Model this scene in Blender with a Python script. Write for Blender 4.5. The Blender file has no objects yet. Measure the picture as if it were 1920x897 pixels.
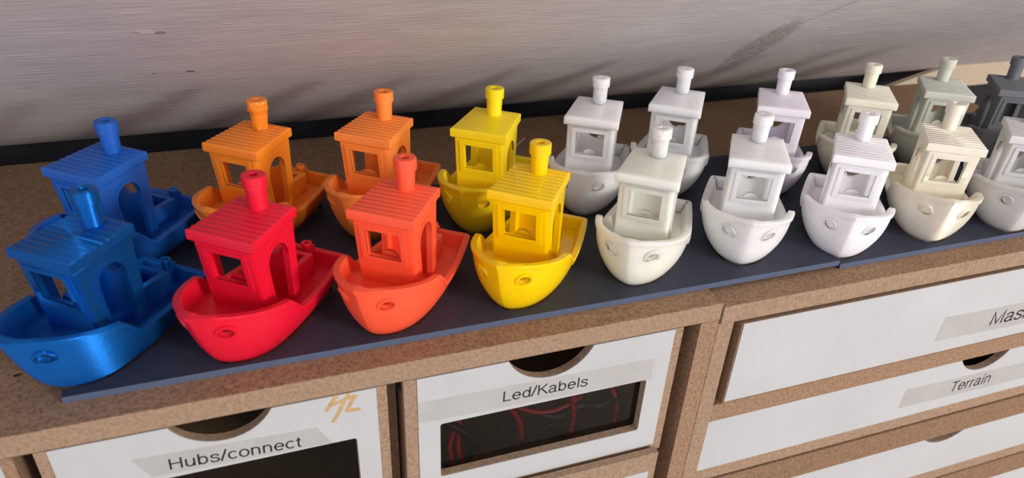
import bpy, bmesh, math, random
from mathutils import Vector, Matrix, Euler
random.seed(7)
S = 0.001                       # every length below is in millimetres
sc = bpy.context.scene
C = sc.collection

# ------------------------------------------------------------------ camera
cd = bpy.data.cameras.new('camera'); cam = bpy.data.objects.new('camera', cd); C.objects.link(cam)
cam.location = (-90.6316*S, -208.7577*S, 138.5725*S)
CAM_ROT = (0.96599, -0.04397, -0.36108)
cam.rotation_euler = CAM_ROT
cd.sensor_width = 36; cd.lens = 1442.6*36/1920; cd.shift_y = 159.5/1920
cd.clip_start = 0.005; cd.clip_end = 50
cd.dof.use_dof = True; cd.dof.focus_distance = 0.285; cd.dof.aperture_fstop = 18
sc.camera = cam

# ------------------------------------------------------------------ light, world, exposure
def srgb(r, g, b):
    f = lambda c: (c/255/12.92) if c/255 <= .04045 else ((c/255+.055)/1.055)**2.4
    return (f(r), f(g), f(b), 1)
w = bpy.data.worlds.new('room_light'); sc.world = w; w.use_nodes = True
bg = w.node_tree.nodes['Background']
# a room: brightest towards the ceiling and the left, dim behind and to the right
_t = w.node_tree; _tc = _t.nodes.new('ShaderNodeTexCoord'); _dp = _t.nodes.new('ShaderNodeVectorMath'); _dp.operation = 'DOT_PRODUCT'
_dp.inputs[1].default_value = (-.48, -.50, .72); _t.links.new(_tc.outputs['Generated'], _dp.inputs[0])
_mr = _t.nodes.new('ShaderNodeMapRange'); _mr.interpolation_type = 'SMOOTHSTEP'
for _i, _v in ((1, -.55), (2, .95), (3, .0), (4, 1.0)): _mr.inputs[_i].default_value = _v
_t.links.new(_dp.outputs['Value'], _mr.inputs[0])
_cr = _t.nodes.new('ShaderNodeValToRGB'); _t.links.new(_mr.outputs[0], _cr.inputs[0])
_cr.color_ramp.elements[0].color = (.27, .26, .28, 1); _cr.color_ramp.elements[1].color = (1.30, 1.27, 1.38, 1)
_t.links.new(_cr.outputs[0], bg.inputs[0]); bg.inputs[1].default_value = .95
def area(name, loc, target, size, power, color, sy=None):
    l = bpy.data.lights.new(name, 'AREA'); l.energy = power; l.color = color; l.shape = 'RECTANGLE'; l.size = size; l.size_y = sy or size
    o = bpy.data.objects.new(name, l); C.objects.link(o); o.location = loc
    o.rotation_euler = (Vector(target)-Vector(loc)).to_track_quat('-Z', 'Y').to_euler()
    return o
area('window_light', (.75, -1.25, .32), (0, .03, .02), .32, 16.5, (1, .955, .89), .28)
area('left_room_light', (-1.1, -.55, .55), (-.02, .05, .02), .5, 2.5, (.86, .78, 1.0), .4)
vs = sc.view_settings
sc.display_settings.display_device = 'sRGB'
vs.view_transform = 'Standard'; vs.look = 'None'; vs.gamma = 1; vs.use_curve_mapping = False; vs.exposure = 0.0

# ------------------------------------------------------------------ helpers
def finish(bm, name, sharp=32, smooth=True):
    bmesh.ops.remove_doubles(bm, verts=bm.verts, dist=1e-4)
    bmesh.ops.recalc_face_normals(bm, faces=bm.faces)
    bmesh.ops.scale(bm, vec=(S, S, S), verts=bm.verts)
    me = bpy.data.meshes.new(name); bm.to_mesh(me); bm.free()
    if smooth:
        for p in me.polygons: p.use_smooth = True
        me.set_sharp_from_angle(angle=math.radians(sharp))
    return me
def obj(name, bm, m, parent=None, sharp=32, smooth=True, loc=None):
    me = bm if isinstance(bm, bpy.types.Mesh) else finish(bm, name, sharp, smooth)
    o = bpy.data.objects.new(name, me); C.objects.link(o)
    if m:
        me.materials.clear(); me.materials.append(m)
    if parent: o.parent = parent
    if loc: o.location = Vector(loc)*S
    return o
def empty(name, loc=(0, 0, 0), rz=0):
    o = bpy.data.objects.new(name, None); C.objects.link(o); o.location = Vector(loc)*S; o.rotation_euler = (0, 0, rz)
    o.empty_display_size = .01
    return o
def tag(o, label=None, cat=None, group=None, kind=None):
    if label: o['label'] = label
    if cat: o['category'] = cat
    if group: o['group'] = group
    if kind: o['kind'] = kind
    return o
def box(bm, x0, x1, y0, y1, z0, z1, bev=0, seg=2):
    r = bmesh.ops.create_cube(bm, size=1)
    vs_ = r['verts']
    bmesh.ops.scale(bm, vec=(x1-x0, y1-y0, z1-z0), verts=vs_)
    bmesh.ops.translate(bm, vec=((x0+x1)/2, (y0+y1)/2, (z0+z1)/2), verts=vs_)
    if bev:
        es = list({e for v in vs_ for e in v.link_edges})
        bmesh.ops.bevel(bm, geom=es, offset=bev, segments=seg, affect='EDGES', profile=.5)
    return vs_
def newbox(*a, **k):
    bm = bmesh.new(); box(bm, *a, **k); return bm
def prism(bm, pts, axis, a, b):
    """extrude the 2-D polygon pts along axis from a to b"""
    def mk(p, t):
        return {'x': (t, p[0], p[1]), 'y': (p[0], t, p[1]), 'z': (p[0], p[1], t)}[axis]
    va = [bm.verts.new(mk(p, a)) for p in pts]; vb = [bm.verts.new(mk(p, b)) for p in pts]
    bm.faces.new(va); bm.faces.new(vb[::-1])
    n = len(pts)
    for i in range(n): bm.faces.new((va[i], vb[i], vb[(i+1) % n], va[(i+1) % n]))
def lathe(bm, prof, n=32, c=(0, 0)):
    """revolve (radius, z) profile around a vertical axis at c"""
    rings = []
    for r, z in prof:
        if r < 1e-6: rings.append([bm.verts.new((c[0], c[1], z))]*n)
        else: rings.append([bm.verts.new((c[0]+r*math.cos(2*math.pi*i/n), c[1]+r*math.sin(2*math.pi*i/n), z)) for i in range(n)])
    for a, b in zip(rings, rings[1:]):
        for i in range(n):
            f = []
            for v in (a[i], a[(i+1) % n], b[(i+1) % n], b[i]):
                if v not in f: f.append(v)
            if len(f) > 2: bm.faces.new(f)
def boolean(me, cutters, op='DIFFERENCE'):
    """me: mesh in metres; cutters: meshes in metres"""
    o = bpy.data.objects.new('tmp', me); C.objects.link(o); tmp = [o]
    for c in cutters:
        co = bpy.data.objects.new('tmpc', c); C.objects.link(co); tmp.append(co)
        md = o.modifiers.new('b', 'BOOLEAN'); md.operation = op; md.object = co; md.solver = 'EXACT'
    dg = bpy.context.evaluated_depsgraph_get(); dg.update()
    r = bpy.data.meshes.new_from_object(o.evaluated_get(dg))
    for t in tmp: bpy.data.objects.remove(t)
    return r
def resharp(me, a=32):
    for p in me.polygons: p.use_smooth = True
    me.set_sharp_from_angle(angle=math.radians(a)); return me
def tube(bm, pts, r, n=8):
    pts = [Vector(p) for p in pts]; rings = []
    up = Vector((0, 0, 1))
    for i, p in enumerate(pts):
        d = (pts[min(i+1, len(pts)-1)]-pts[max(i-1, 0)]).normalized()
        a = d.cross(up)
        if a.length < 1e-3: a = d.cross(Vector((1, 0, 0)))
        a.normalize(); b = d.cross(a)
        rings.append([bm.verts.new(p+r*(a*math.cos(2*math.pi*j/n)+b*math.sin(2*math.pi*j/n))) for j in range(n)])
    for A, B in zip(rings, rings[1:]):
        for j in range(n): bm.faces.new((A[j], A[(j+1) % n], B[(j+1) % n], B[j]))
    bm.faces.new(rings[0][::-1]); bm.faces.new(rings[-1])

# ------------------------------------------------------------------ materials
def mat(name):
    m = bpy.data.materials.new(name); m.use_nodes = True
    nt = m.node_tree; p = nt.nodes['Principled BSDF']
    return m, nt, p
def nd(nt, t, **k):
    n = nt.nodes.new(t)
    for a, b in k.items(): setattr(n, a, b)
    return n
def coords(nt, scale=(1, 1, 1), rot=(0, 0, 0)):
    tc = nd(nt, 'ShaderNodeTexCoord'); mp = nd(nt, 'ShaderNodeMapping')
    mp.inputs['Scale'].default_value = scale; mp.inputs['Rotation'].default_value = rot
    nt.links.new(tc.outputs['Object'], mp.inputs['Vector']); return mp.outputs[0]
def noise(nt, vec, scale, detail=4, rough=.6):
    n = nd(nt, 'ShaderNodeTexNoise'); n.inputs['Scale'].default_value = scale; n.inputs['Detail'].default_value = detail
    n.inputs['Roughness'].default_value = rough; nt.links.new(vec, n.inputs['Vector']); return n.outputs['Fac']
def ramp(nt, fac, stops):
    r = nd(nt, 'ShaderNodeValToRGB'); nt.links.new(fac, r.inputs[0])
    els = r.color_ramp.elements
    while len(els) < len(stops): els.new(.5)
    for e, (p, c) in zip(els, stops): e.position = p; e.color = c
    return r.outputs[0]
def math_(nt, op, a, b=None):
    n = nd(nt, 'ShaderNodeMath', operation=op)
    for i, v in enumerate((a, b)):
        if v is None: continue
        if isinstance(v, (int, float)): n.inputs[i].default_value = v
        else: nt.links.new(v, n.inputs[i])
    return n.outputs[0]
def mix(nt, fac, a, b, blend='MIX'):
    n = nd(nt, 'ShaderNodeMix', data_type='RGBA', blend_type=blend)
    for s, v in ((n.inputs[0], fac), (n.inputs[6], a), (n.inputs[7], b)):
        if isinstance(v, (int, float, tuple)): s.default_value = v
        else: nt.links.new(v, s)
    return n.outputs[2]
def bump(nt, p, h, strength, dist, prev=None):
    b = nd(nt, 'ShaderNodeBump'); b.inputs['Strength'].default_value = strength; b.inputs['Distance'].default_value = dist
    nt.links.new(h, b.inputs['Height'])
    if prev: nt.links.new(prev, b.inputs['Normal'])
    nt.links.new(b.outputs[0], p.inputs['Normal']); return b.outputs[0]

def plastic(name, col, rough=.45, sss=.25, radius=1.0, spec=.5, metallic=0, aniso=0, trans=0, coat=0, blotch=.06, layer=.35, blotch_=0):
    blotch = .018
    m, nt, p = mat(name)
    v = coords(nt)
    n1 = noise(nt, v, 260, 3)
    dark = tuple(c*(1-blotch*2) for c in col[:3])+(1,); lite = tuple(min(1, c*(1+blotch)) for c in col[:3])+(1,)
    cr = ramp(nt, n1, [(.3, dark), (.7, lite)])
    nt.links.new(cr, p.inputs['Base Color'])
    p.inputs['Roughness'].default_value = rough; p.inputs['Metallic'].default_value = metallic
    p.inputs['Specular IOR Level'].default_value = spec
    if sss:
        p.inputs['Subsurface Weight'].default_value = sss
        p.inputs['Subsurface Radius'].default_value = (1, .8, .6) if radius <= 1.5 else (1, .95, .85)
        p.inputs['Subsurface Scale'].default_value = radius*S
    if trans: p.inputs['Transmission Weight'].default_value = trans; p.inputs['IOR'].default_value = 1.45
    if coat: p.inputs['Coat Weight'].default_value = coat; p.inputs['Coat Roughness'].default_value = .15
    if aniso:
        p.inputs['Anisotropic'].default_value = aniso; p.inputs['Anisotropic Rotation'].default_value = .25
        tg = nd(nt, 'ShaderNodeTangent', direction_type='RADIAL', axis='Z'); nt.links.new(tg.outputs[0], p.inputs['Tangent'])
    # printed layers: fine ridges stacked in z, plus a little wobble
    wv = nd(nt, 'ShaderNodeTexWave', wave_type='BANDS', bands_direction='Z'); wv.inputs['Scale'].default_value = 1000/.45/ (2*math.pi) * 1.0
    wv.inputs['Distortion'].default_value = .6; wv.inputs['Detail'].default_value = 1; nt.links.new(v, wv.inputs['Vector'])
    b1 = bump(nt, p, wv.outputs['Fac'], layer, .00005)
    bump(nt, p, noise(nt, v, 900, 2), .25, .0002, b1)
    return m
def mdf(name, c0, c1, speck=1.0, rough=.85, sc_=1.0):
    m, nt, p = mat(name)
    v = coords(nt)
    n1 = noise(nt, v, 800*sc_, 8, .72); n2 = noise(nt, v, 60*sc_, 3)
    base = ramp(nt, n1, [(.36, c0), (.62, c1)])
    base = mix(nt, math_(nt, 'MULTIPLY', n2, .35), base, tuple(c*.75 for c in c1[:3])+(1,))
    sp = noise(nt, v, 1300*sc_, 3, .5)
    msk = ramp(nt, sp, [(.30, (1, 1, 1, 1)), (.36, (0, 0, 0, 1))])
    base = mix(nt, math_(nt, 'MULTIPLY', msk, .75*speck), base, tuple(c*.22 for c in c0[:3])+(1,))
    nt.links.new(base, p.inputs['Base Color'])
    p.inputs['Roughness'].default_value = rough; p.inputs['Specular IOR Level'].default_value = .25
    bump(nt, p, n1, .35, .0005)
    return m
M_MDF = mdf('mdf_board_face', srgb(112, 86, 66), srgb(168, 136, 108), 1.1)
M_EDGE = mdf('mdf_sawn_edge', srgb(134, 109, 88), srgb(168, 141, 117), .8)
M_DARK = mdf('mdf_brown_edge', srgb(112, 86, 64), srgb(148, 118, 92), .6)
M_IN = mdf('mdf_inside', srgb(84, 60, 44), srgb(120, 90, 68), .4)

m, nt, p = mat('white_card_face'); M_WHITE = m
v = coords(nt, (1, 1, 2.5)); n = noise(nt, v, 900, 3)
nt.links.new(ramp(nt, noise(nt, coords(nt), 25, 3), [(.3, srgb(178, 179, 179)), (.7, srgb(186, 187, 187))]), p.inputs['Base Color'])
p.inputs['Roughness'].default_value = .6; bump(nt, p, n, .35, .0002)

m, nt, p = mat('clear_label_tape'); M_TAPE = m
nt.links.new(ramp(nt, noise(nt, coords(nt), 90, 3), [(.3, srgb(176, 175, 172)), (.7, srgb(184, 183, 180))]), p.inputs['Base Color'])
p.inputs['Roughness'].default_value = .28; p.inputs['Alpha'].default_value = .9
m, nt, p = mat('black_label_print'); M_INK = m
p.inputs['Base Color'].default_value = srgb(28, 28, 30); p.inputs['Roughness'].default_value = .4
m, nt, p = mat('engraved_tan'); M_TAN = m
v = coords(nt); nt.links.new(ramp(nt, noise(nt, v, 700, 4), [(.3, srgb(168, 136, 92)), (.7, srgb(196, 164, 118))]), p.inputs['Base Color']); p.inputs['Roughness'].default_value = .8
# acrylic pane
m = bpy.data.materials.new('smoked_acrylic'); m.use_nodes = True; nt = m.node_tree; M_PANE = m
for n_ in list(nt.nodes): nt.nodes.remove(n_)
out = nd(nt, 'ShaderNodeOutputMaterial'); mx = nd(nt, 'ShaderNodeMixShader'); tr = nd(nt, 'ShaderNodeBsdfTransparent'); gl = nd(nt, 'ShaderNodeBsdfGlossy')
fr = nd(nt, 'ShaderNodeFresnel'); fr.inputs[0].default_value = 1.45
tr.inputs[0].default_value = (.62, .64, .62, 1); gl.inputs['Roughness'].default_value = .08
ge = nd(nt, 'ShaderNodeNewGeometry'); nt.links.new(math_(nt, 'MULTIPLY', fr.outputs[0], math_(nt, 'SUBTRACT', 1.0, ge.outputs['Backfacing'])), mx.inputs[0]); nt.links.new(tr.outputs[0], mx.inputs[1]); nt.links.new(gl.outputs[0], mx.inputs[2]); nt.links.new(mx.outputs[0], out.inputs[0])

m, nt, p = mat('slate_blue_tray'); M_TRAY = m
v = coords(nt)
base = ramp(nt, noise(nt, v, 120, 4), [(.3, srgb(47, 52, 65)), (.7, srgb(55, 60, 75))])
dust = nd(nt, 'ShaderNodeTexVoronoi'); dust.inputs['Scale'].default_value = 190; nt.links.new(v, dust.inputs['Vector'])
dm = ramp(nt, dust.outputs['Distance'], [(.045, (1, 1, 1, 1)), (.075, (0, 0, 0, 1))])
sel = ramp(nt, noise(nt, v, 300, 1), [(.60, (0, 0, 0, 1)), (.63, (1, 1, 1, 1))])
base = mix(nt, math_(nt, 'MULTIPLY', math_(nt, 'MULTIPLY', dm, sel), .7), base, srgb(170, 174, 184))
nt.links.new(base, p.inputs['Base Color']); p.inputs['Roughness'].default_value = .6; p.inputs['Specular IOR Level'].default_value = .3
bump(nt, p, noise(nt, v, 1500, 2), .15, .0002)
m, nt, p = mat('tray_edge'); M_TRAY_EDGE = m
p.inputs['Base Color'].default_value = srgb(80, 92, 116); p.inputs['Roughness'].default_value = .4

# painted attic wall : object space x along the wall, y up the slope
m, nt, p = mat('painted_wall'); M_WALL = m
v = coords(nt)
grain = noise(nt, coords(nt, (60, 900, 400), (0, 0, .02)), 1, 6, .65)
lump = noise(nt, coords(nt, (35, 120, 60)), 1, 4)
base = ramp(nt, lump, [(.3, srgb(196, 190, 191)), (.7, srgb(210, 205, 204))])
vor = nd(nt, 'ShaderNodeTexVoronoi'); vor.inputs['Scale'].default_value = 85; nt.links.new(coords(nt, (1, 1.8, 1)), vor.inputs['Vector'])
vm = ramp(nt, vor.outputs['Distance'], [(.035, (1, 1, 1, 1)), (.08, (0, 0, 0, 1))])
vsel = ramp(nt, vor.outputs['Color'], [(.55, (0, 0, 0, 1)), (.6, (1, 1, 1, 1))])
fleck = math_(nt, 'MULTIPLY', vm, vsel)
base = mix(nt, math_(nt, 'MULTIPLY', fleck, .55), base, srgb(214, 210, 206))
wob = noise(nt, v, 700, 4, .7)
sep = nd(nt, 'ShaderNodeSeparateXYZ'); nt.links.new(v, sep.inputs[0])
def blob(x, y, rx, ry, ang=0, k=1.0):
    dx = math_(nt, 'SUBTRACT', sep.outputs[0], x*S); dy = math_(nt, 'SUBTRACT', sep.outputs[1], y*S)
    ca, sa = math.cos(ang), math.sin(ang)
    a = math_(nt, 'DIVIDE', math_(nt, 'ADD', math_(nt, 'MULTIPLY', dx, ca), math_(nt, 'MULTIPLY', dy, sa)), rx*S)
    b = math_(nt, 'DIVIDE', math_(nt, 'SUBTRACT', math_(nt, 'MULTIPLY', dy, ca), math_(nt, 'MULTIPLY', dx, sa)), ry*S)
    d = math_(nt, 'ADD', math_(nt, 'MULTIPLY', a, a), math_(nt, 'MULTIPLY', b, b))
    d = math_(nt, 'SUBTRACT', math_(nt, 'ADD', d, math_(nt, 'MULTIPLY', wob, 2.4*k)), 1.2*k)
    return ramp(nt, d, [(.55, (1, 1, 1, 1)), (.95, (0, 0, 0, 1))])
hsum = None
for (x, y, rx, ry, a, c, f) in [(-105.7, 145.3, 3.6, 1.9, -.1, (224, 220, 214), .9), (-101.8, 144.2, 1.6, 1.4, .4, (120, 112, 104), .6),
        (-16.6, 113.4, 1.9, 1.2, 0, (216, 212, 205), .8), (-96.4, 103.5, 1.9, .8, -.5, (70, 66, 66), .9), (-108.3, 103.2, 1.0, .7, 0, (110, 106, 104), .7),
        (-83, 149.3, 2.2, .7, 0, (210, 205, 202), .7), (-32.7, 137.7, 4.5, .7, 0, (206, 200, 196), .6), (33.2, 93.5, 2.6, .8, 0, (208, 204, 198), .6), (-44.4, 154.3, 1.5, 1, 0, (212, 208, 204), .8)]:
    bmk = blob(x, y, rx, ry, a)
    base = mix(nt, math_(nt, 'MULTIPLY', bmk, f), base, srgb(*c))
    hsum = bmk if hsum is None else math_(nt, 'ADD', hsum, bmk)
# worn diagonal patch and its scratches on the right
patch = blob(150, 84, 42, 9, 1.75, 1.3)
pn = ramp(nt, noise(nt, coords(nt, (1, 1.6, 1)), 420, 4, .75), [(.42, (0, 0, 0, 1)), (.52, (1, 1, 1, 1))])
base = mix(nt, math_(nt, 'MULTIPLY', math_(nt, 'MULTIPLY', patch, pn), .6), base, srgb(132, 120, 106))
pf = ramp(nt, noise(nt, coords(nt, (.7, 1.8, 1), (0, 0, .2)), 380, 4, .75), [(.52, (0, 0, 0, 1)), (.60, (1, 1, 1, 1))])
base = mix(nt, math_(nt, 'MULTIPLY', math_(nt, 'MULTIPLY', patch, pf), .7), base, srgb(226, 222, 214))
scr = blob(152, 140, 26, .7, 1.35, .5); base = mix(nt, math_(nt, 'MULTIPLY', scr, .6), base, srgb(130, 125, 120))
scr = blob(188, 128, 26, .8, .35, .5); base = mix(nt, math_(nt, 'MULTIPLY', scr, .5), base, srgb(216, 214, 208))
nt.links.new(base, p.inputs['Base Color']); p.inputs['Roughness'].default_value = .5
b1 = bump(nt, p, grain, .55, .0012)
b2 = bump(nt, p, math_(nt, 'ADD', math_(nt, 'ADD', fleck, hsum), math_(nt, 'MULTIPLY', math_(nt, 'MULTIPLY', patch, pn), 1.4)), .7, .0008, b1)
m, nt, p = mat('desk_surface'); M_FLOOR = m
nt.links.new(ramp(nt, noise(nt, coords(nt, (4, 40, 40)), 1, 4), [(.3, srgb(120, 104, 90)), (.7, srgb(146, 128, 110))]), p.inputs['Base Color'])

# ------------------------------------------------------------------ setting
K = 1.6; Y0 = 167.0; ang = math.atan2(1, -K)      # the roof slope leans out over the shelf: y = Y0 - K z
L = math.hypot(K, 1)
bm = bmesh.new(); prism(bm, [(900, -36), (900, 0)]+[(30-190*math.sin(math.radians(a_)), -190+190*math.cos(math.radians(a_))) for a_ in range(0, 16)]+[(-24, -36)], 'x', -900, 1100)  # lower end bent away from the light, shaped to darken towards the gap
wall = obj('wall_back', bm, M_WALL, sharp=50)
cav = obj('gap_shade_sheet', newbox(-900, 1100, 196, 202, -330, 60), mdf('painted_gap_shade', srgb(40, 39, 42), srgb(50, 49, 52), .3), smooth=False); cav['kind'] = 'structure'  # dark sheet added behind the slope, its colour paints the shade in the gap
wall.matrix_world = Matrix.Translation(Vector((0, Y0*S, 0))) @ Matrix(((1, 0, 0, 0), (0, -K/L, 1/L, 0), (0, 1/L, K/L, 0), (0, 0, 0, 1))).inverted().transposed().to_4x4()
# columns: local x -> world x, local y -> up the slope, local z -> out of the wall towards the room
ux, uy = Vector((1, 0, 0)), Vector((0, -K/L, 1/L)); uz = ux.cross(uy)
R3 = Matrix((ux, uy, uz)).transposed()
# uz must point to the room (-y, -z); mirror the slab's thickness if it does not
wall.matrix_world = Matrix.Translation(Vector((0, Y0*S, 0))) @ R3.to_4x4()
if uz.y > 0:
    for v_ in wall.data.vertices: v_.co.z = -v_.co.z - 0
    wall.data.flip_normals()
tag(wall, kind='structure')
fl = obj('floor', newbox(-900, 1100, -700, 420, -330, -322), M_FLOOR, smooth=False); tag(fl, kind='structure')
bm = bmesh.new(); prism(bm, [(296, -8), (470, -8), (470, 24), (407, 14), (369, 9.3), (324, -.8)], 'y', 159, 163)
tr_ = obj('trim_1', bm, mdf('pale_skirting_board', srgb(176, 158, 136), srgb(194, 178, 156), .2), smooth=False); tag(tr_, kind='structure')

# ------------------------------------------------------------------ the drawer cabinets
YF = -30.0
def circle(cx, cz, r, n=40): return [(cx+r*math.cos(2*math.pi*i/n), cz+r*math.sin(2*math.pi*i/n)) for i in range(n)]
def rrect(x0, x1, z0, z1, r, n=5):
    pts = []
    for cx, cz, a0 in ((x1-r, z1-r, 0), (x0+r, z1-r, 90), (x0+r, z0+r, 180), (x1-r, z0+r, 270)):
        for i in range(n+1):
            a = math.radians(a0+90*i/n); pts.append((cx+r*math.cos(a), cz+r*math.sin(a)))
    return pts
def cutter(pts, y0, y1):
    bm = bmesh.new(); prism(bm, pts, 'y', y0, y1); return finish(bm, 'cut', smooth=False)
def cr(P, n=6):
    P = [Vector(q) for q in P]; o = []
    for i in range(len(P)-1):
        p0, p1, p2, p3 = P[max(i-1, 0)], P[i], P[i+1], P[min(i+2, len(P)-1)]
        for k_ in range(n):
            t = k_/n; o.append(.5*((2*p1)+(-p0+p2)*t+(2*p0-5*p1+4*p2-p3)*t*t+(-p0+3*p1-3*p2+p3)*t**3))
    o.append(P[-1]); return o
def el(cx, cy, rx, ry, a0, a1, n=22):
    return [Vector((cx+rx*math.cos(math.radians(a0+(a1-a0)*i/n)), cy+ry*math.sin(math.radians(a0+(a1-a0)*i/n)))) for i in range(n+1)]
V2 = lambda *p_: [Vector(q) for q in p_]
# single-stroke sans letters, cap height 1: (advance, [polylines])
GL = {
 'H': (.86, [V2((.12, 0), (.12, 1)), V2((.70, 0), (.70, 1)), V2((.12, .53), (.70, .53))]),
 'u': (.66, [V2((.10, .73), (.10, .25))+el(.29, .25, .19, .21, 180, 360)[1:]+V2((.52, .30)), V2((.52, .73), (.52, 0))]),
 'b': (.68, [V2((.11, 0), (.11, 1)), el(.33, .365, .22, .33, 0, 360, 30)]),
 'd': (.68, [V2((.56, 0), (.56, 1)), el(.33, .365, .22, .33, 0, 360, 30)]),
 's': (.60, [cr([(.50, .53), (.44, .66), (.28, .695), (.13, .62), (.11, .51), (.22, .42), (.38, .36), (.49, .27), (.50, .15), (.40, .05), (.25, .035), (.12, .09), (.07, .21)])]),
 '/': (.38, [V2((.02, -.03), (.34, 1.03))]),
 'c': (.60, [el(.31, .365, .235, .33, 42, 318, 28)]),
 'o': (.66, [el(.325, .365, .245, .33, 0, 360, 32)]),
 'n': (.66, [V2((.11, 0), (.11, .73)), V2((.11, .40))+el(.31, .47, .20, .225, 180, 0)+V2((.51, 0))]),
 'e': (.66, [V2((.08, .39), (.56, .39))+el(.32, .365, .24, .33, 4, 322, 28)]),
 't': (.36, [V2((.18, .92), (.18, .14))+cr([(.18, .14), (.22, .05), (.33, .045)]), V2((.03, .68), (.33, .68))]),
 'L': (.66, [V2((.12, 1), (.12, .05), (.62, .05))]),
 'K': (.80, [V2((.12, 0), (.12, 1)), V2((.70, 1), (.14, .42)), V2((.32, .58), (.74, 0))]),
 'a': (.66, [cr([(.09, .53), (.15, .66), (.30, .70), (.45, .65), (.49, .53)])+V2((.49, .13))+cr([(.49, .13), (.52, .05), (.61, .05)]), cr([(.49, .42), (.34, .39), (.15, .34), (.07, .20), (.13, .07), (.27, .035), (.41, .10), (.49, .24)])]),
 'l': (.27, [V2((.13, 0), (.13, 1))]),
 'i': (.27, [V2((.13, 0), (.13, .73)), V2((.13, .87), (.13, 1))]),
 'r': (.41, [V2((.11, 0), (.11, .73)), V2((.11, .45))+cr([(.11, .45), (.18, .62), (.36, .68)])]),
 'M': (1.0, [V2((.12, 0), (.12, .97), (.48, .07), (.84, .97), (.84, 0))]),
 'k': (.60, [V2((.11, 0), (.11, 1)), V2((.50, .73), (.14, .36)), V2((.26, .46), (.54, 0))]),
 'T': (.74, [V2((.03, .95), (.71, .95)), V2((.37, 0), (.37, .95))]),
}
def text_mesh(body, parent, name, x, z, width, y, slope=0.0, mat_=None, cap=4.0, label=None):
    """printed sans lettering: flat ribbons 0.03 mm proud of the tape"""
    adv = sum(GL[c][0] for c in body)+.0; kx = width/adv; bm = bmesh.new(); h = .056; cx = 0; k_ = 0
    ca, sa = math.cos(slope), math.sin(slope)
    for ch in body:
        for pl in GL[ch][1]:
            k_ += 1; yy = y-.0008*(k_ % 5)
            closed = (pl[0]-pl[-1]).length < 1e-4; pts = pl[:-1] if closed else pl; n = len(pts); ring = []
            for i in range(n):
                a = pts[(i-1) % n] if (closed or i) else pts[i]; b = pts[(i+1) % n] if (closed or i < n-1) else pts[i]
                d0 = (pts[i]-a); d1 = (b-pts[i])
                d0 = d0.normalized() if d0.length > 1e-6 else d1.normalized(); d1 = d1.normalized() if d1.length > 1e-6 else d0
                m_ = (d0+d1); m_ = m_.normalized() if m_.length > 1e-3 else d0
                nn = Vector((-m_.y, m_.x)); sc_ = 1/max(.45, abs(nn.dot(Vector((-d0.y, d0.x)))))
                L2 = []
                for sg in (1, -1):
                    q = pts[i]+nn*h*sc_*sg; X, Z = (cx+q.x)*kx, q.y*cap
                    L2.append([bm.verts.new((x+X*ca-Z*sa, t_, z+X*sa+Z*ca)) for t_ in (yy, y+.05)])
                ring.append(L2)
            rng = range(n if closed else n-1)
            for i in rng:
                A, B = ring[i], ring[(i+1) % n]
                bm.faces.new((A[0][0], B[0][0], B[1][0], A[1][0])); bm.faces.new((A[0][1], A[1][1], B[1][1], B[0][1]))
                bm.faces.new((A[0][0], A[0][1], B[0][1], B[0][0])); bm.faces.new((A[1][0], B[1][0], B[1][1], A[1][1]))
        cx += GL[ch][0]
    me = bpy.data.meshes.new(name); bmesh.ops.recalc_face_normals(bm, faces=bm.faces); bmesh.ops.scale(bm, vec=(S,)*3, verts=bm.verts); bm.to_mesh(me); bm.free()
    t = obj(name, me, mat_ or M_INK, parent)
    return t
def drawer(parent, x0, x1, wx0, wx1, z0, z1, y, wz0=None, wz1=None, thumb=None, window=None, plate=3.0, depth=150, bodymat=None, label=None):
    """MDF drawer box: front plate with its cut-outs, sides, floor and back in one part, white face sheet as its child"""
    cuts = []
    if thumb: cuts.append(circle(*thumb))
    if window: cuts.append(rrect(*window, 1.0))
    me = finish(newbox(x0, x1, y+.35, y+.35+plate, z0, z1), 'drawer', smooth=False)
    if cuts: me = boolean(me, [cutter(c, y-5, y+15) for c in cuts])
    bm = bmesh.new(); bm.from_mesh(me); bmesh.ops.scale(bm, vec=(1/S,)*3, verts=bm.verts)
    yb = y+.35+plate; zt = z1-1.5 if not thumb else z1-9.5
    box(bm, x0+.5, x0+3, yb, yb+depth, z0+1, zt); box(bm, x1-3, x1-.5, yb, yb+depth, z0+1, zt)
    box(bm, x0+3, x1-3, yb, yb+depth, z0+1, z0+3); box(bm, x0+3, x1-3, yb+depth-3, yb+depth, z0+3, zt)
    d = obj('drawer', bm, bodymat or M_EDGE, parent, smooth=False)
    if label: d['label'] = label
    wz0 = z0 if wz0 is None else wz0; wz1 = z1 if wz1 is None else wz1
    wm = finish(newbox(wx0, wx1, y, y+.35, wz0, wz1), 'white_face', smooth=False)
    if cuts: wm = boolean(wm, [cutter(c, y-5, y+15) for c in cuts])
    wf = obj('white_face', wm, M_WHITE, d); 
    if window:
        a = window
        pn_ = obj('window_pane', newbox(a[0]-2, a[1]+2, yb, yb+1.2, a[2]-2, a[3]+2), M_PANE, d, smooth=False)
        pn_['label'] = 'smoked clear acrylic window pane'
    return d
def tape(parent, pts, y):
    bm = bmesh.new(); prism(bm, pts, 'y', y-.06, y); t = obj('label_tape', bm, M_TAPE, parent, smooth=False); t['label'] = 'strip of translucent label tape'
    return t

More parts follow.
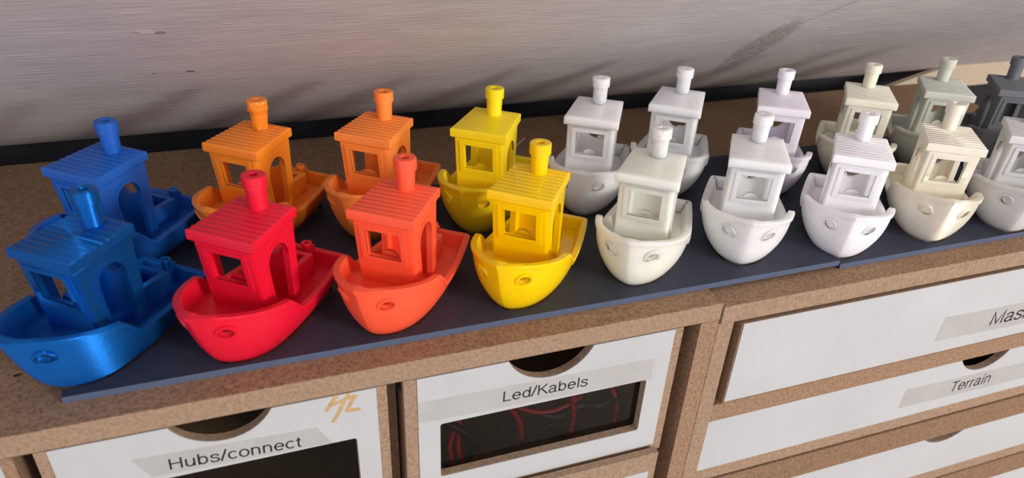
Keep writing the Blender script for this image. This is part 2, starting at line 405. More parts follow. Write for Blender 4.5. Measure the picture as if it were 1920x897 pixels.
left = empty('drawer_cabinet', (-50, 60, -322))
tag(left, 'brown fibreboard cabinet under the coloured boats, its drawers marked Hubs/connect and Led/Kabels', 'cabinet', 'drawer cabinets under the boat display')
LO = Vector((50, -60, 322))*S
def put(o):
    o.location = o.location+LO; return o
def front_edge(o):
    o.data.materials.append(M_EDGE)
    for p_ in o.data.polygons:
        if p_.normal.y < -.8 or abs(p_.normal.x) > .8: p_.material_index = 1
def cyl_hole(x, y, r, z0, z1):
    bm = bmesh.new(); prism(bm, circle(x, y, r, 20), 'z', z0, z1); return finish(bm, 'hole', smooth=False)
def put2(o, off): o.location = o.location+off; return o
ZB = -2.1
_b = boolean(finish(newbox(-330, 61.3, YF, 155, -9.1, ZB, bev=.35), 'top_board', smooth=False), [cyl_hole(-155, -2.7, 1.3, -7, 5)])
front_edge(put(obj('top_board', _b, M_MDF, left)))
for x0, x1 in ((-158.2, -155.2), (53.6, 60.9)): put(obj('side_panel', newbox(x0, x1, YF, 150, -322, -9.1), M_MDF, left, smooth=False))
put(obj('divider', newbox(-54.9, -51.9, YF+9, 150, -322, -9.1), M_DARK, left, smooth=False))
put(obj('back_panel', newbox(-155.2, 53.6, 147, 150, -322, -9.1), M_IN, left, smooth=False))
d1 = put(drawer(left, -150.5, -56.4, -147.3, -59.65, -66, -9.35, YF-.1, wz0=-63, thumb=(-103.8, -1.9, 15.8), window=(-140, -66.6, -53, -27.6), label='drawer marked Hubs/connect'))
tape(d1, [(-128.6, -18.0), (-124.8, -25.9), (-74.1, -27.4), (-78.1, -20.1)], YF-.1)
text_mesh('Hubs/connect', d1, 'lettering', -120.1, -24.5, 37.0, YF-.17, -.047, cap=4.1)
# small engraved monogram: slanted strokes
def strokes(parent, segs, r, y, name='monogram', label=None):
    bm = bmesh.new()
    for (x0, z0), (x1, z1) in segs:
        d_ = Vector((x1-x0, z1-z0)); a0 = math.atan2(d_.y, d_.x); pts = []
        for i in range(9): a = a0+math.pi/2+math.pi*i/8; pts.append((x0+r*math.cos(a), z0+r*math.sin(a)))
        for i in range(9): a = a0-math.pi/2+math.pi*i/8; pts.append((x1+r*math.cos(a), z1+r*math.sin(a)))
        prism(bm, pts, 'y', y-.05-.002*random.random(), y)
    o = obj(name, bm, M_TAN, parent, smooth=False)
    if label: o['label'] = label
    return o
def G(cx, cz):   # point of the zoomed photograph crop -> front of drawer 1
    x = -75.12+(cx-1540)*(10.9/176); z = -13.9-(cz-435)*.068+(cx-1540)*-.0006
    return x, z
mon = [((-74.6, -14.2), (-71.6, -9.6)), ((-73.0, -19.0), (-68.0, -9.8)), ((-73.4, -12.6), (-66.2, -10.9)), ((-66.2, -10.9), (-68.9, -15.9)), ((-68.9, -15.9), (-65.2, -16.2)), ((-65.9, -11.0), (-66.2, -10.9))]
strokes(d1, mon, .62, YF-.1, label='tan engraved monogram of slanted strokes')
d2 = put(drawer(left, -51.3, 47.0, -47.1, 43.55, -66, -9.35, YF-.1, wz0=-62.6, thumb=(-2.3, -2.6, 16.4), window=(-39.9, 35.5, -53.2, -29.4), label='drawer marked Led/Kabels'))
tape(d2, [(-47.0, -18.7), (-46.9, -27.1), (37.3, -29.4), (36.9, -20.3)], YF-.1)
text_mesh('Led/Kabels', d2, 'lettering', -19.0, -25.4, 31.2, YF-.17, -.026, cap=4.25)
d3 = put(drawer(left, -51.3, 43.5, -48.5, 40.5, -118, -62.7, -34.9, wz0=-116, wz1=-71.6, label='lower drawer sticking out a little'))
d5 = put(drawer(left, -150.5, -56.4, -147.3, -59.65, -118, -67, YF-.1, label='lower left drawer'))
put(drawer(left, -255, -158.3, -254, -158.3, -66, -9.35, YF-.1, wz0=-63, label='far left drawer'))

right = empty('drawer_cabinet', (190, 60, -322))
tag(right, 'wide fibreboard cabinet under the pale boats, plain white shallow drawers marked Mask and Terrain', 'cabinet', 'drawer cabinets under the boat display')
RO = Vector((-190, -60, 322))*S
pr = lambda o: put2(o, RO)
ZR = -3.5
front_edge(pr(obj('top_board', newbox(61.5, 338, -30.7, 160, -10.7, ZR, bev=.35), M_MDF, right, smooth=False)))
for x0, x1 in ((61.0, 67.4), (330, 337)): pr(obj('side_panel', newbox(x0, x1, YF-.2, 150, -322, -10.7), M_EDGE, right, smooth=False))
pr(obj('back_panel', newbox(67.4, 330, 147, 150, -322, -10.7), M_IN, right, smooth=False))
pr(obj('shelf_rail', newbox(67.4, 330, YF, 140, -58.2, -49.8), M_MDF, right, smooth=False))
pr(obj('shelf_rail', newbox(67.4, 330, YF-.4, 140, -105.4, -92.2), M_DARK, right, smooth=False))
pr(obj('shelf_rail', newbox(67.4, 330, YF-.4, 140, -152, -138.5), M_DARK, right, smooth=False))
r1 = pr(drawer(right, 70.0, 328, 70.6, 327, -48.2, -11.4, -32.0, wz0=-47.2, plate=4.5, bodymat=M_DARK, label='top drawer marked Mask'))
tape(r1, [(171.9, -40.7), (172.2, -28.8), (262, -30.9), (262, -43.0)], -32.0)
text_mesh('Mask', r1, 'lettering', 200.4, -38.5, 24.5, -32.07, -.012, cap=6.7)
r2 = pr(drawer(right, 66.9, 330, 66.9, 329, -91.5, -58.3, YF, wz0=-85.0, thumb=(212.6, -49.5, 16.9), bodymat=M_EDGE, label='second drawer marked Terrain'))
tape(r2, [(170.1, -78.6), (170.4, -67.8), (262, -69.6), (262, -79.9)], YF)
text_mesh('Terrain', r2, 'lettering', 198.6, -76.5, 25.2, YF-.07, .0, cap=6.0)
r3 = pr(drawer(right, 66.9, 330, 66.9, 329, -138.2, -102, YF, wz0=-131.3, thumb=(210.6, -90.2, 20.0), bodymat=M_EDGE, label='third drawer'))
r4 = pr(drawer(right, 66.9, 330, 66.9, 329, -190, -150, YF, thumb=(210.6, -137, 20), bodymat=M_EDGE, label='fourth drawer'))

# cables lying inside the Led/Kabels drawer
def cable(name, pts, r, m_, label, plug=None):
    # smooth the control points
    P = [Vector(p_) for p_ in pts]; out_ = []
    for i in range(len(P)-1):
        p0, p1, p2, p3 = P[max(i-1, 0)], P[i], P[i+1], P[min(i+2, len(P)-1)]
        for k_ in range(8):
            t = k_/8; out_.append(.5*((2*p1)+(-p0+p2)*t+(2*p0-5*p1+4*p2-p3)*t*t+(-p0+3*p1-3*p2+p3)*t**3))
    out_.append(P[-1])
    e = empty(name, pts[0]); bm = bmesh.new()
    tube(bm, [q-P[0] for q in out_], r); obj('wire', bm, m_, e)
    bm = bmesh.new(); q = out_[-1]-P[0]; box(bm, q.x-2, q.x+2, q.y-3, q.y+1, q.z-1.2, q.z+1.2, bev=.3)
    obj('plug', bm, plug or M_PLUGB, e)
    tag(e, label, 'cable', 'cables inside the middle drawer')
m, nt, p = mat('red_wire'); M_RED = m; p.inputs['Base Color'].default_value = srgb(190, 20, 30); p.inputs['Roughness'].default_value = .35
m, nt, p = mat('black_wire'); M_BLK = m; p.inputs['Base Color'].default_value = srgb(16, 16, 18); p.inputs['Roughness'].default_value = .35
m, nt, p = mat('white_plug'); M_PLUGW = m; p.inputs['Base Color'].default_value = srgb(226, 224, 214); p.inputs['Roughness'].default_value = .35
m, nt, p = mat('black_plug'); M_PLUGB = m; p.inputs['Base Color'].default_value = srgb(20, 20, 22); p.inputs['Roughness'].default_value = .4
yb = YF+5
cable('cable', [(-33, yb+3, -61), (-34, yb+4, -48), (-30, yb+6, -40), (-31, yb+4, -52), (-28, yb+3, -61)], .9, M_RED, 'red cable looped at the left end of the drawer window', M_PLUGW)
cable('cable', [(-12, yb+5, -36), (-4, yb+4, -41), (4, yb+4, -43), (12, yb+5, -42), (18, yb+5, -38)], .9, M_RED, 'red cable lying across the middle of the drawer window')
cable('cable', [(-6, yb+8, -60), (-7, yb+5, -50), (-9, yb+5, -43), (-13, yb+7, -37)], .9, M_RED, 'red cable hanging down left of the window middle')
cable('cable', [(12, yb+4, -59), (13, yb+4, -48), (12, yb+4, -40), (14, yb+6, -33)], .9, M_RED, 'red cable standing right of the window middle', M_PLUGW)
cable('cable', [(26, yb+6, -34), (29, yb+4, -42), (31, yb+4, -50), (30, yb+4, -60)], .9, M_RED, 'red cable at the right end of the drawer window')
cable('cable', [(-37, yb+4, -36), (-30, yb+3, -42), (-25, yb+3, -50), (-29, yb+4, -58), (-36, yb+4, -60)], 1.6, M_BLK, 'black cable bundled at the left end of the drawer window', M_PLUGW)
cable('cable', [(0, yb+6, -45), (8, yb+5, -47), (15, yb+5, -44), (24, yb+6, -47), (30, yb+5, -44)], 1.6, M_BLK, 'black cable lying along the right half of the drawer window')
cable('cable', [(4, yb+9, -34), (9, yb+7, -42), (6, yb+7, -52), (12, yb+8, -60)], 1.5, M_BLK, 'black cable behind the red ones in the drawer window')

# ------------------------------------------------------------------ the little boats
BASE = 2.1       # local z of everything measured from the tray top is shifted up by this
def smooth(a, b, t):
    t = max(0, min(1, (t-a)/(b-a))); return t*t*(3-2*t)
def rim(x):
    hi = 18.1+(22.4-18.1)*max(0, (x-6)/24)**1.35 if x > 6 else 18.1-(6-x)*.05
    lo = 11.9+.9*max(0, (-x-14)/16)**1.5
    t = max(0, min(1, (x-.4)/(6.6-.4)))
    return lo+(hi-lo)*(t*.8+smooth(0, 1, t)*.2)
def deck(x): return 8.4+(12.4-8.4)*smooth(1, 8, x)
def half(s, z, inset=0):
    """outline of the port side at height z; s 0 bow .. 1 middle of the transom"""
    zz = max(z, -2.1)
    xt = 17.8+12.2*(max(zz+.1, 0)/22.5)**.52
    xs = -27.4-2.6*min(1, max(zz, 0)/11)**.8
    W = 8.6+7.3*(1-(1-min(1, max(zz+.8, 0)/18.3))**2.6)+.02*zz
    T = 6.4+5.4*min(1, max(zz, 0)/12)**.65
    xm = 1.0
    NS = .86
    if s <= NS:
        t = s/NS; t = t**1.35          # finer near the bow
        x = xt+(xs+1.0-xt)*t
        if x > xm:
            q = (xt-x)/(xt-xm); y = W*(1-(1-q)**2.7)**(.64+.15*min(1, max(zz, 0)/18))
        else:
            q = (xm-x)/(xm-xs); y = W-(W-T)*q**1.7
        return Vector((x, y))
    y1 = W-(W-T)*((xm-xs-1.0)/(xm-xs))**1.7
    t = (s-NS)/(1-NS)
    if t < .3: a = t/.3*math.pi/2; return Vector((xs+1-math.sin(a), y1-1.0*(1-math.cos(a))))
    return Vector((xs, (y1-1.0)*(1-(t-.3)/.7)))
SV = [0, .004, .012, .025, .045, .07, .10, .13, .16, .19, .22, .25, .28, .31, .34, .37, .39, .405, .42, .435, .45, .465, .48, .49, .50, .51, .52, .53, .54, .55, .56, .57, .58, .59, .60, .61, .62, .635, .66, .69, .72, .75, .78, .81, .84, .86, .874, .888, .902, .94, .97, 1.0]
def station_top(s):
    z = 20
    for _ in range(12): z = rim(half(s, z).x)
    return z
def off(s, z, d):
    """outline point moved d along the outward plan normal"""
    e = .004; a = half(max(0, s-e), z); b = half(min(1, s+e), z)
    t = (b-a)
    if t.length < 1e-9: t = Vector((0, 1))
    t.normalize(); n = Vector((-t.y, t.x))
    if n.dot(half(s, z)-Vector((0, 0))) < 0: n = -n
    if s == 0: n = Vector((1.0, .0))
    if s == 1: n = Vector((-1, 0))
    p_ = half(s, z)+n*d
    if s == 0: p_.y = 0; p_.x = half(0, z).x+(d*1.25)
    if p_.y < 0: p_.y = 0
    if s == 1: p_.y = 0
    return p_
def hull_mesh():
    bm = bmesh.new()
    port, star = [], []
    for s in SV:
        R = station_top(s); rows = []
        for z in (-2.1, -.3):
            p_ = off(s, 0, -2.2); rows.append((p_.x, p_.y, z))
        p_ = off(s, 0, -1.3); rows.append((p_.x, p_.y, -.12))
        for v_ in (0, .03, .08, .15, .25, .4, .55, .7, .85):
            z = .05+(R-1.9-.05)*v_; p_ = off(s, z, 0); rows.append((p_.x, p_.y, z))
        for z, d in ((R-1.9, 0), (R-1.75, .5), (R-.3, .55), (R, .25), (R, -1.5), (R-.25, -1.75)):
            p_ = off(s, z, d); rows.append((p_.x, p_.y, z))
        dz = deck(half(s, R).x)
        p_ = off(s, (R+dz)/2, -2.0); rows.append((p_.x, p_.y, (R+dz)/2))
        p_ = off(s, dz, -2.2); rows.append((p_.x, p_.y, dz))
        rr = []
        for i, (x, y, z) in enumerate(rows):
            if i >= 15:
                lim = off(0, z, -2.0).x
                if x > lim: x = lim
            rr.append((x, y, z+BASE))
        port.append([bm.verts.new(q) for q in rr]); star.append([bm.verts.new((q[0], -q[1], q[2])) for q in rr])
    def q4(a, b, c, d):
        f = []
        for v_ in (a, b, c, d):
            if all((v_.co-u.co).length > 1e-5 for u in f): f.append(v_)
        if len(f) > 2:
            try: bm.faces.new(f)
            except ValueError: pass
    for side, fl_ in ((port, 0), (star, 1)):
        for A, B in zip(side, side[1:]):
            for k_ in range(len(A)-1):
                q4(A[k_], B[k_], B[k_+1], A[k_+1])
    for i in range(len(SV)-1):
        q4(port[i][0], port[i+1][0], star[i+1][0], star[i][0])
        q4(port[i][-1], port[i+1][-1], star[i+1][-1], star[i][-1])
    me = finish(bm, 'hull', 35)
    return me
def oriented_ring(bm, c, nrm, r0, r1, d0, d1, n=28):
    nrm = Vector(nrm).normalized(); a = nrm.cross(Vector((0, 0, 1))).normalized(); b = nrm.cross(a); c = Vector(c)
    rings = []
    for r, d in ((r0, d0), (r1, d0), (r1, d1*.6), (r1-.25, d1), (r0+.1, d1), (r0, d1-.15)):
        rings.append([bm.verts.new(c+nrm*d+(a*math.cos(2*math.pi*i/n)+b*math.sin(2*math.pi*i/n))*r) for i in range(n)])
    for A, B in zip(rings, rings[1:]+rings[:1]):
        for i in range(n): bm.faces.new((A[i], A[(i+1) % n], B[(i+1) % n], B[i]))
def cyl_cut(c, nrm, r, d0, d1, n=28):
    bm = bmesh.new(); nrm = Vector(nrm).normalized(); a = nrm.cross(Vector((0, 0, 1))).normalized(); b = nrm.cross(a); c = Vector(c)
    R = [[bm.verts.new(c+nrm*d+(a*math.cos(2*math.pi*i/n)+b*math.sin(2*math.pi*i/n))*r) for i in range(n)] for d in (d0, d1)]
    for i in range(n): bm.faces.new((R[0][i], R[0][(i+1) % n], R[1][(i+1) % n], R[1][i]))
    bm.faces.new(R[0][::-1]); bm.faces.new(R[1])
    return finish(bm, 'c', smooth=False)
# hawse hole: on the hull skin where y = 6.8 at z 16.4
def skin(y, z):
    lo, hi = 0, .5
    for _ in range(30):
        m_ = (lo+hi)/2
        if half(m_, z).y < y: lo = m_
        else: hi = m_
    return lo
sH = skin(6.9, 15.2); pH = half(sH, 15.2)
e_ = half(sH+.01, 15.2)-half(sH-.01, 15.2); nH = Vector((-e_.y, e_.x)); nH = nH if nH.y > 0 else -nH; nH.normalize()
up_ = half(sH, 16.2)-half(sH, 14.2)      # flare
nH3 = Vector((nH.x, nH.y, -.45)).normalized()
PARTS = {}
hull = hull_mesh()
cH = Vector((pH.x, pH.y, 15.2+BASE))
cuts = [cyl_cut(cH, nH3, 2.15, -3.6, 3), cyl_cut(Vector((cH.x, -cH.y, cH.z)), Vector((nH3.x, -nH3.y, nH3.z)), 2.15, -3.6, 3)]
hull = resharp(boolean(hull, cuts), 35); PARTS['hull'] = hull
# anchor hole flanges
for sgn in (1, -1):
    bm = bmesh.new(); oriented_ring(bm, (cH.x, cH.y*sgn, cH.z), (nH3.x, nH3.y*sgn, nH3.z), 2.15, 2.95, -.5, .25)
    PARTS['ring%d' % sgn] = finish(bm, 'anchor_hole_ring', 40)
# cabin
def xf(z): return 9.0+.134*(z-12.8)
def xr(z): return -9.6-.03*(z-8.4)
def hexa(z0, z1, ins, extra=0):
    bm = bmesh.new(); V_ = []
    for z in (z0, z1):
        f, r = xf(z)-ins, xr(z)+ins; hf, hr = 9.3-ins, 8.3-ins
        V_.append([bm.verts.new(q) for q in ((f, hf, z), (r, hr, z), (r, -hr, z), (f, -hf, z))])
    bm.faces.new(V_[0][::-1]); bm.faces.new(V_[1])
    for i in range(4): bm.faces.new((V_[0][i], V_[0][(i+1) % 4], V_[1][(i+1) % 4], V_[1][i]))
    bmesh.ops.translate(bm, vec=(0, 0, BASE), verts=bm.verts)
    return bm
def arch(grow=0):
    pts = [(-5.4-grow, 5), (4.1+grow*1.0, 5)] if True else 0
    pts = [(-5.2-grow, 4.0), (3.2+grow, 4.0)]
    # right (bow) jamb leans forward with height, then the round head
    pts.append((5.0+grow, 25.3))
    cx, r, cz = -.15, 5.15+grow, 25.6
    for i in range(1, 16): a = math.pi*i/16; pts.append((cx+r*math.cos(a), cz+r*math.sin(a)))
    pts.append((-5.3-grow, 25.3))
    return [(x, z+BASE) for x, z in pts]
outer = hexa(7.2, 35.2, 0)
bmesh.ops.bevel(outer, geom=[e for e in outer.edges if abs((e.verts[0].co-e.verts[1].co).z) > 5], offset=.5, segments=2, affect='EDGES')
outer = finish(outer, 'cabin', 30)
inner = finish(hexa(5.0, 33.6, 1.7), 'i', smooth=False)
bm = bmesh.new(); prism(bm, arch(), 'y', -20, 20); doors = finish(bm, 'd', smooth=False)
bm = bmesh.new(); prism(bm, [(y, z+BASE) for y, z in rrect(-5.6, 5.6, 22.0, 31.4, .25, 2)], 'x', 4, 25); win = finish(bm, 'w', smooth=False)
rw = cyl_cut((-9, 0, 26.3+BASE), (-1, 0, 0), 4.5, -6, 6, 36)
cab = resharp(boolean(outer, [inner, doors, win, rw]), 30)
PARTS['cabin'] = cab
# front window frame: a thin raised border that follows the lean of the wall
def lean_box(bm, y0, y1, z0, z1, t=.35, back=.3):
    vs_ = []
    for z in (z0, z1):
        for y in (y0, y1):
            for x in (xf(z)-back, xf(z)+t): vs_.append(bm.verts.new((x, y, z+BASE)))
    a = vs_
    for f in ((0, 1, 3, 2), (4, 6, 7, 5), (0, 4, 5, 1), (2, 3, 7, 6), (0, 2, 6, 4), (1, 5, 7, 3)): bm.faces.new([a[i] for i in f])
bm = bmesh.new()
lean_box(bm, -7.2, -5.6, 20.4, 32.8); lean_box(bm, 5.6, 7.2, 20.4, 32.8); lean_box(bm, -5.6, 5.6, 20.4, 22.0); lean_box(bm, -5.6, 5.6, 31.4, 32.8)
PARTS['wframe'] = finish(bm, 'window_frame', 30)
# door surrounds
for sgn in (1, -1):
    bm = bmesh.new(); prism(bm, arch(1.0), 'y', 8.0, 9.75)
    a = finish(bm, 'x', smooth=False); bm = bmesh.new(); prism(bm, arch(0), 'y', 5, 12); b = finish(bm, 'y', smooth=False)
    fr_ = boolean(a, [b])
    bm = bmesh.new(); bm.from_mesh(fr_)
    for v_ in bm.verts:      # follow the tapering side wall
        yy = v_.co.y/S; x = v_.co.x/S; wall_y = 8.3+(9.3-8.3)*(x+9.6)/20.5
        v_.co.y = sgn*S*((wall_y+.32) if yy > 9 else (wall_y-.4))
        v_.co.z = max(v_.co.z, (8.0+BASE)*S)
    bmesh.ops.recalc_face_normals(bm, faces=bm.faces)
    me = bpy.data.meshes.new('door_frame'); bm.to_mesh(me); bm.free(); PARTS['dframe%d' % sgn] = resharp(me, 30)
# roof: top of ten shallow printed terraces, overhanging slab, cove below
def roof_mesh(rg=.032):
    bm = bmesh.new(); n = 10; xf_, xr_ = 12.3, -10.5; hf, hr = 10.7, 9.3
    prof = []
    for i in range(n):
        xa = xf_+(xr_-xf_)*i/n; xb = xf_+(xr_-xf_)*(i+1)/n; z = 37.2+.105*i
        prof += [(xa-.02, z+.07*rg/.05 if rg else z), (xb+.3, z-.06*rg/.05 if rg else z+.08)]
    def hw(x): return hr+(hf-hr)*(x-xr_)/(xf_-xr_)
    rows = []
    for x, z in prof:
        h = hw(x); ix = 0
        ed = .55 if (x > xf_-.1 or x < xr_+.3) else 0
        xx = x-(.5 if x > xf_-.1 else 0)+(.5 if x < xr_+.3 else 0)
        rows.append([(xx, -h+.55, z), (xx, h-.55, z)])
    top = [[bm.verts.new(q) for q in r] for r in rows]
    for A, B in zip(top, top[1:]): bm.faces.new((A[0], A[1], B[1], B[0]))
    # rounded rim down to the fascia
    def loop(d, dz, bottom=None):
        out_ = []
        for side in (1, 0):
            seq = rows if side else rows[::-1]
            for (r) in seq:
                x, y, z = r[side]; sg = 1 if side else -1
                xx = x
                if x == rows[0][0][0]: xx = x+d
                if x == rows[-1][0][0]: xx = x-d
                out_.append((xx, y+sg*d, (z+dz) if bottom is None else bottom+(z-37.25)))
        return out_
    loops = [[top[i][1] for i in range(len(top))]+[top[i][0] for i in reversed(range(len(top)))]]
    for d, dz, bt in ((.3, -.1, None), (.5, -.32, None), (.55, -.6, None), (.55, 0, 34.3), (.3, 0, 33.95), (-.9, 0, 33.9), (-1.05, 0, 33.2)):
        loops.append([bm.verts.new(q) for q in loop(d, dz, bt)])
    for A, B in zip(loops, loops[1:]):
        for i in range(len(A)): bm.faces.new((A[i], A[(i+1) % len(A)], B[(i+1) % len(A)], B[i]))
    bl = loops[-1]; nn = len(bl)//2
    for i in range(nn-1): bm.faces.new((bl[i], bl[i+1], bl[2*nn-2-i], bl[2*nn-1-i]))
    bmesh.ops.translate(bm, vec=(0, 0, BASE), verts=bm.verts)
    return finish(bm, 'roof', 28)
PARTS['roof'] = roof_mesh(); ROOF_SMOOTH = roof_mesh(0); ROOF_SMOOTH.materials.append(M_WHITE); ROOF_RIB = roof_mesh(.075); ROOF_RIB.materials.append(M_WHITE)
bm = bmesh.new(); z = BASE
lathe(bm, [(0, 37.0+z), (1.3, 37.0+z), (1.3, 47.85+z), (1.45, 48+z), (3.2, 48+z), (3.5, 47.7+z), (3.5, 44.5+z), (2.95, 44.3+z), (2.75, 38.0+z), (2.75, 36.5+z), (0, 36.5+z)], 36, (-6.1, 0))
PARTS['chimney'] = finish(bm, 'chimney', 35)
# cargo box open on top
bm = bmesh.new(); x0, x1 = -22.4, -10.0
box(bm, x0, x0+2, -5.4, 5.4, 8.2+z, 15.5+z); 
me = finish(newbox(x0, x1, -5.4, 5.4, 8.2+z, 15.5+z, bev=.4), 'b', smooth=False); bm.free()
PARTS['box'] = resharp(boolean(me, [finish(newbox(x0+2, x1-2, -3.5, 3.5, 9.4+z, 20+z), 'c', smooth=False)]), 30)
# steering wheel on the front wall inside, and the stern post
bm = bmesh.new(); n = 28
oriented_ring(bm, (6.6, 0, 20.4+z), (-1, 0, .1), 0.9, 2.9, -.6, .9)
oriented_ring(bm, (6.6, 0, 20.4+z), (-1, 0, .1), 0.02, 1.1, -2.2, 1.2)
PARTS['wheel'] = finish(bm, 'steering_wheel', 35)
bm = bmesh.new(); lathe(bm, [(0, 9.5+z), (.8, 9.5+z), (.8, 15.9+z), (.95, 16.1+z), (1.6, 16.1+z), (1.75, 15.9+z), (1.75, 14.9+z), (1.5, 14.6+z), (1.5, 8.3+z), (0, 8.3+z)], 24, (-27.0, 0))
box(bm, -29.2, -27.0, -1.5, 1.5, 8.3+z, 14.5+z)
PARTS['post'] = finish(bm, 'towing_post', 35)

PN = [('hull', 'hull'), ('anchor_hole_ring', 'ring1'), ('anchor_hole_ring', 'ring-1'), ('cabin', 'cabin'), ('window_frame', 'wframe'), ('door_frame', 'dframe1'), ('door_frame', 'dframe-1'),
      ('roof', 'roof'), ('chimney', 'chimney'), ('cargo_box', 'box'), ('steering_wheel', 'wheel'), ('towing_post', 'post')]
proto = empty('toy_boat')
for nme, key in PN:
    me = PARTS[key]; me.name = nme
    if not me.materials: me.materials.append(M_WHITE)
    o = bpy.data.objects.new(nme, me); C.objects.link(o); o.parent = proto
THIN = {}
def thin(m_):      # the same plastic for the very thin raised borders, where light cannot travel inside
    if m_.name not in THIN:
        t = m_.copy(); t.name = m_.name+'_thin_border'; q = t.node_tree.nodes['Principled BSDF']; q.inputs['Subsurface Weight'].default_value *= .45
        THIN[m_.name] = t
    return THIN[m_.name]
def rough_chimney(me, amp, seed):
    from mathutils import noise as mn
    r = me.copy(); bm = bmesh.new(); bm.from_mesh(r); bmesh.ops.subdivide_edges(bm, edges=[e for e in bm.edges if e.calc_length() > .0015], cuts=4)
    for v_ in bm.verts:
        k_ = mn.noise_vector(v_.co*700+Vector((seed, 0, 0)))*amp*S; v_.co += Vector((k_.x, k_.y, k_.z*.4))
    bm.to_mesh(r); bm.free(); resharp(r, 80); return r
CH_R1 = rough_chimney(PARTS['chimney'], .55, 3); CH_R2 = rough_chimney(PARTS['chimney'], .4, 9)
def set_mat(root, m_):
    for ch in root.children:
        sm = ch.name.split('.')[0] in ('window_frame', 'door_frame', 'anchor_hole_ring', 'towing_post', 'steering_wheel')
        ch.material_slots[0].link = 'OBJECT'; ch.material_slots[0].material = thin(m_) if sm else m_
def copy_boat(src):
    r = src.copy(); C.objects.link(r)
    for ch in list(src.children):
        c = ch.copy(); c.parent = r; C.objects.link(c)
    return r
P_ = plastic
BLUE = P_('blue_plastic', srgb(16, 92, 184), .42, .1)
BLUES = P_('silk_blue_plastic', srgb(16, 112, 200), .5, 0, metallic=.8, coat=.1, aniso=.95, layer=.3)
ORT = P_('translucent_orange_plastic', srgb(255, 142, 40), .25, .9, 2.4)
OR = P_('matte_orange_plastic', srgb(255, 142, 58), .5, .3)
YEL = P_('bright_yellow_plastic', srgb(255, 222, 22), .36, .35)
RED = P_('red_plastic', srgb(226, 14, 48), .42, .2)
COR = P_('coral_orange_plastic', srgb(255, 92, 58), .4, .35)
YEG = P_('glossy_yellow_plastic', srgb(255, 208, 0), .2, .4, 1.2)
CLR = P_('clear_plastic', srgb(252, 251, 249), .2, 1, 9, layer=.7)
TRW = P_('milky_clear_plastic', srgb(249, 248, 245), .3, 1, 8)
NAT = P_('natural_glossy_plastic', srgb(240, 241, 226), .18, 1, 7)
TR2 = P_('translucent_white_plastic', srgb(243, 243, 240), .3, 1, 7)
LIL = P_('lilac_white_plastic', srgb(240, 234, 244), .5, .8, 2.5)
WHT = P_('white_plastic', srgb(245, 243, 245), .5, .8, 2.5)
CRM = P_('cream_plastic', srgb(236, 232, 212), .5, .8, 2.5)
CRS = P_('silk_cream_plastic', srgb(250, 243, 224), .48, .3, metallic=.35, coat=.2, aniso=.9, layer=.4)
GGN = P_('grey_green_plastic', srgb(200, 202, 190), .5, .8, 3)
DGR = P_('dark_grey_plastic', srgb(100, 102, 106), .45, 0)
SLV = P_('pale_grey_plastic', srgb(214, 213, 212), .35, .7, 3)
boats = [
 ('F1', -130.7, -.5, -41.8, BLUES, 'shiny silk blue toy tugboat at the left end of the front row'),
 ('F2', -87.7, -2.2, -40.3, RED, 'red toy tugboat in the front row'),
 ('F3', -44.1, -1.1, -38.6, COR, 'coral orange toy tugboat in the front row, right of the red one'),
 ('F4', 0, 0, -41.0, YEG, 'glossy yellow toy tugboat in the front row with a loose thread on its roof'),
 ('F5', 45.4, 1.8, -40.1, NAT, 'glossy natural white toy tugboat in the front row, right of the yellow one'),
 ('F6', 89.6, 4.4, -32.6, TR2, 'milky white toy tugboat in the front row, standing left of the tray joint'),
 ('F7', 132.5, -2.5, -37.4, WHT, 'opaque cool white toy tugboat in the front row, its bow at the tray joint'),
 ('F8', 177.0, -1.5, -34.1, CRS, 'silky cream toy tugboat with ribbed roof in the front row'),
 ('F9', 217.7, -5.0, -37.5, SLV, 'pale grey toy tugboat cut off by the right edge, front row'),
 ('B1', -127.8, 51.3, -42.0, BLUE, 'matte blue toy tugboat at the left end of the back row'),
 ('B2', -80.7, 60.8, -40.1, ORT, 'translucent orange toy tugboat with rough chimney behind the red one'),
 ('B3', -36.7, 59.9, -39.1, OR, 'matte orange toy tugboat behind the coral one'),
 ('B4', 4.2, 54.3, -38.1, YEL, 'bright yellow toy tugboat in the back row'),
 ('B5', 50.3, 57.1, -34.9, CLR, 'clear glassy toy tugboat in the back row, right of the yellow one'),
 ('B6', 90.4, 60.8, -39.3, TRW, 'translucent white toy tugboat in the back row, right of the clear one'),
 ('B7', 136.8, 51.5, -32.6, LIL, 'lilac white toy tugboat in the back row'),
 ('B8', 182.8, 50.3, -35.3, CRM, 'matte cream toy tugboat in the back row'),
 ('B9', 226.8, 50.1, -32.5, GGN, 'grey-green toy tugboat in the back row behind the silky cream one'),
 ('B10', 265.2, 44.2, -30.9, DGR, 'dark grey toy tugboat at the right end of the back row'),
]
roots = {}
for i, (key, x, y, t, m_, lab) in enumerate(boats):
    o = proto if i == 0 else copy_boat(proto)
    rt = x > 110
    o.location = Vector((x, y+(1.5 if rt else 0), -3.5 if rt else -2.1))*S
    o.rotation_euler = (0, 0, math.radians(t-90))
    if key in ('B4', 'B5', 'B6', 'B7', 'F5', 'F6'):
        for ch in o.children:
            if ch.name.split('.')[0] == 'roof': ch.data = ROOF_SMOOTH
    if key in ('F1', 'F8'):
        for ch in o.children:
            if ch.name.split('.')[0] == 'roof': ch.data = ROOF_RIB
    if key in ('B2', 'B5', 'F5'):
        for ch in o.children:
            if ch.name.split('.')[0] == 'chimney': ch.data = CH_R1 if key == 'B2' else CH_R2
    set_mat(o, m_); tag(o, lab, 'toy boat', 'toy tugboats on the slate trays'); roots[key] = o
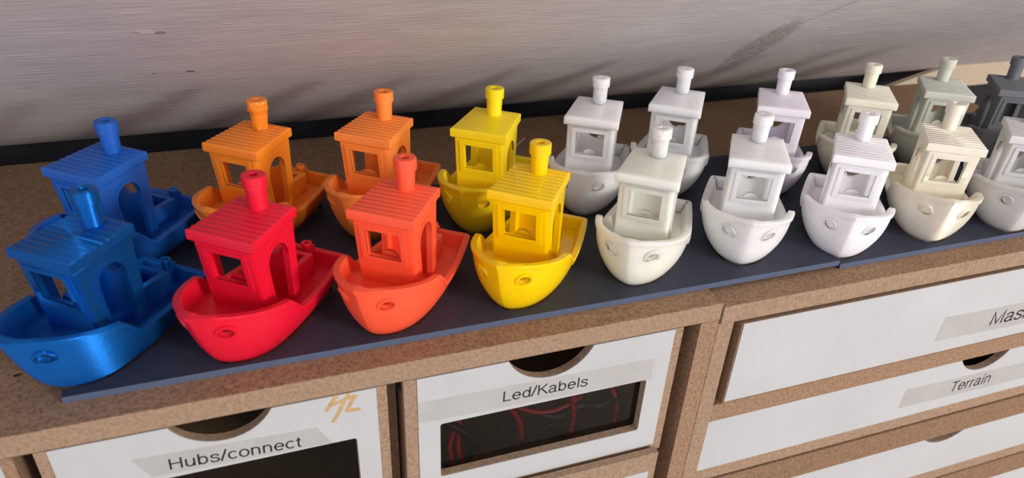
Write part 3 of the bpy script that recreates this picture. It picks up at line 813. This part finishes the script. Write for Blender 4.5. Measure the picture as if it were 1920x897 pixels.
# loose filament hair on the glossy yellow boat's roof
def hair(root, pts, r, m_, label):
    bm = bmesh.new(); P = [Vector(q) for q in pts]; out_ = []
    for i in range(len(P)-1):
        p0, p1, p2, p3 = P[max(i-1, 0)], P[i], P[i+1], P[min(i+2, len(P)-1)]
        for k_ in range(6):
            t = k_/6; out_.append(.5*((2*p1)+(-p0+p2)*t+(2*p0-5*p1+4*p2-p3)*t*t+(-p0+3*p1-3*p2+p3)*t**3))
    out_.append(P[-1]); tube(bm, out_, r, 5)
    o = obj('filament_thread', bm, m_, root); o['label'] = label
hair(roots['F4'], [(3, -3.5, 39.5+.1), (-1, -6.0, 40.6), (-6, -8.6, 42.5), (-10, -9.5, 45.5), (-12, -7.5, 48)], .07, NAT, 'loose pale thread')

# ------------------------------------------------------------------ the trays, cut out around every hull
def base_outline(x, y, t, grow):
    a = math.radians(t-90); c, s_ = math.cos(a), math.sin(a)
    pts = []
    for s in SV[::2]+[1.0]:
        p_ = off(s, 0.0, grow) if s > 0 else Vector((half(0, 0).x+grow*1.3, 0))
        pts.append((p_.x, p_.y))
    full = pts+[(q[0], -q[1]) for q in reversed(pts) if abs(q[1]) > 1e-6]
    out_ = []
    for q in full:
        if not out_ or (Vector(q)-Vector(out_[-1])).length > .05: out_.append(q)
    return [(x+c*q[0]-s_*q[1], y+s_*q[0]+c*q[1]) for q in out_]
def tray(name, x0, x1, y0, y1, z0, z1, keys, label):
    me = finish(newbox(x0, x1, y0, y1, z0, z1), 't', smooth=False); cuts = []
    for key, x, y, t, m_, lab in boats:
        if key in keys:
            bm = bmesh.new(); prism(bm, base_outline(x, y+(1.5 if x > 110 else 0), t, 1.3), 'z', z0-5, z1+5); cuts.append(finish(bm, 'c', smooth=False))
    if x0 < -100: cuts.append(cyl_hole(-139.3, -13.6, 1.2, -6, 5))
    me = boolean(me, cuts)
    o = obj(name, me, M_TRAY); o.data.materials.append(M_TRAY_EDGE)
    for p_ in o.data.polygons:
        if p_.normal.y < -.9 and p_.center.y < (y0+.01)*S: p_.material_index = 1
    tag(o, label, 'tray', 'slate trays under the boats'); return o
tray('display_tray', -142.1, 118.5, -20.2, 84, -2.1, 0, {'F1', 'F2', 'F3', 'F4', 'F5', 'F6', 'B1', 'B2', 'B3', 'B4', 'B5', 'B6'}, 'long slate blue tray carrying the coloured boats, left of the joint')
tray('display_tray', 118.8, 340, -20.6, 83, -3.5, -1.4, {'F7', 'F8', 'F9', 'B7', 'B8', 'B9', 'B10'}, 'slate blue tray right of the joint carrying the last pale and grey boats')
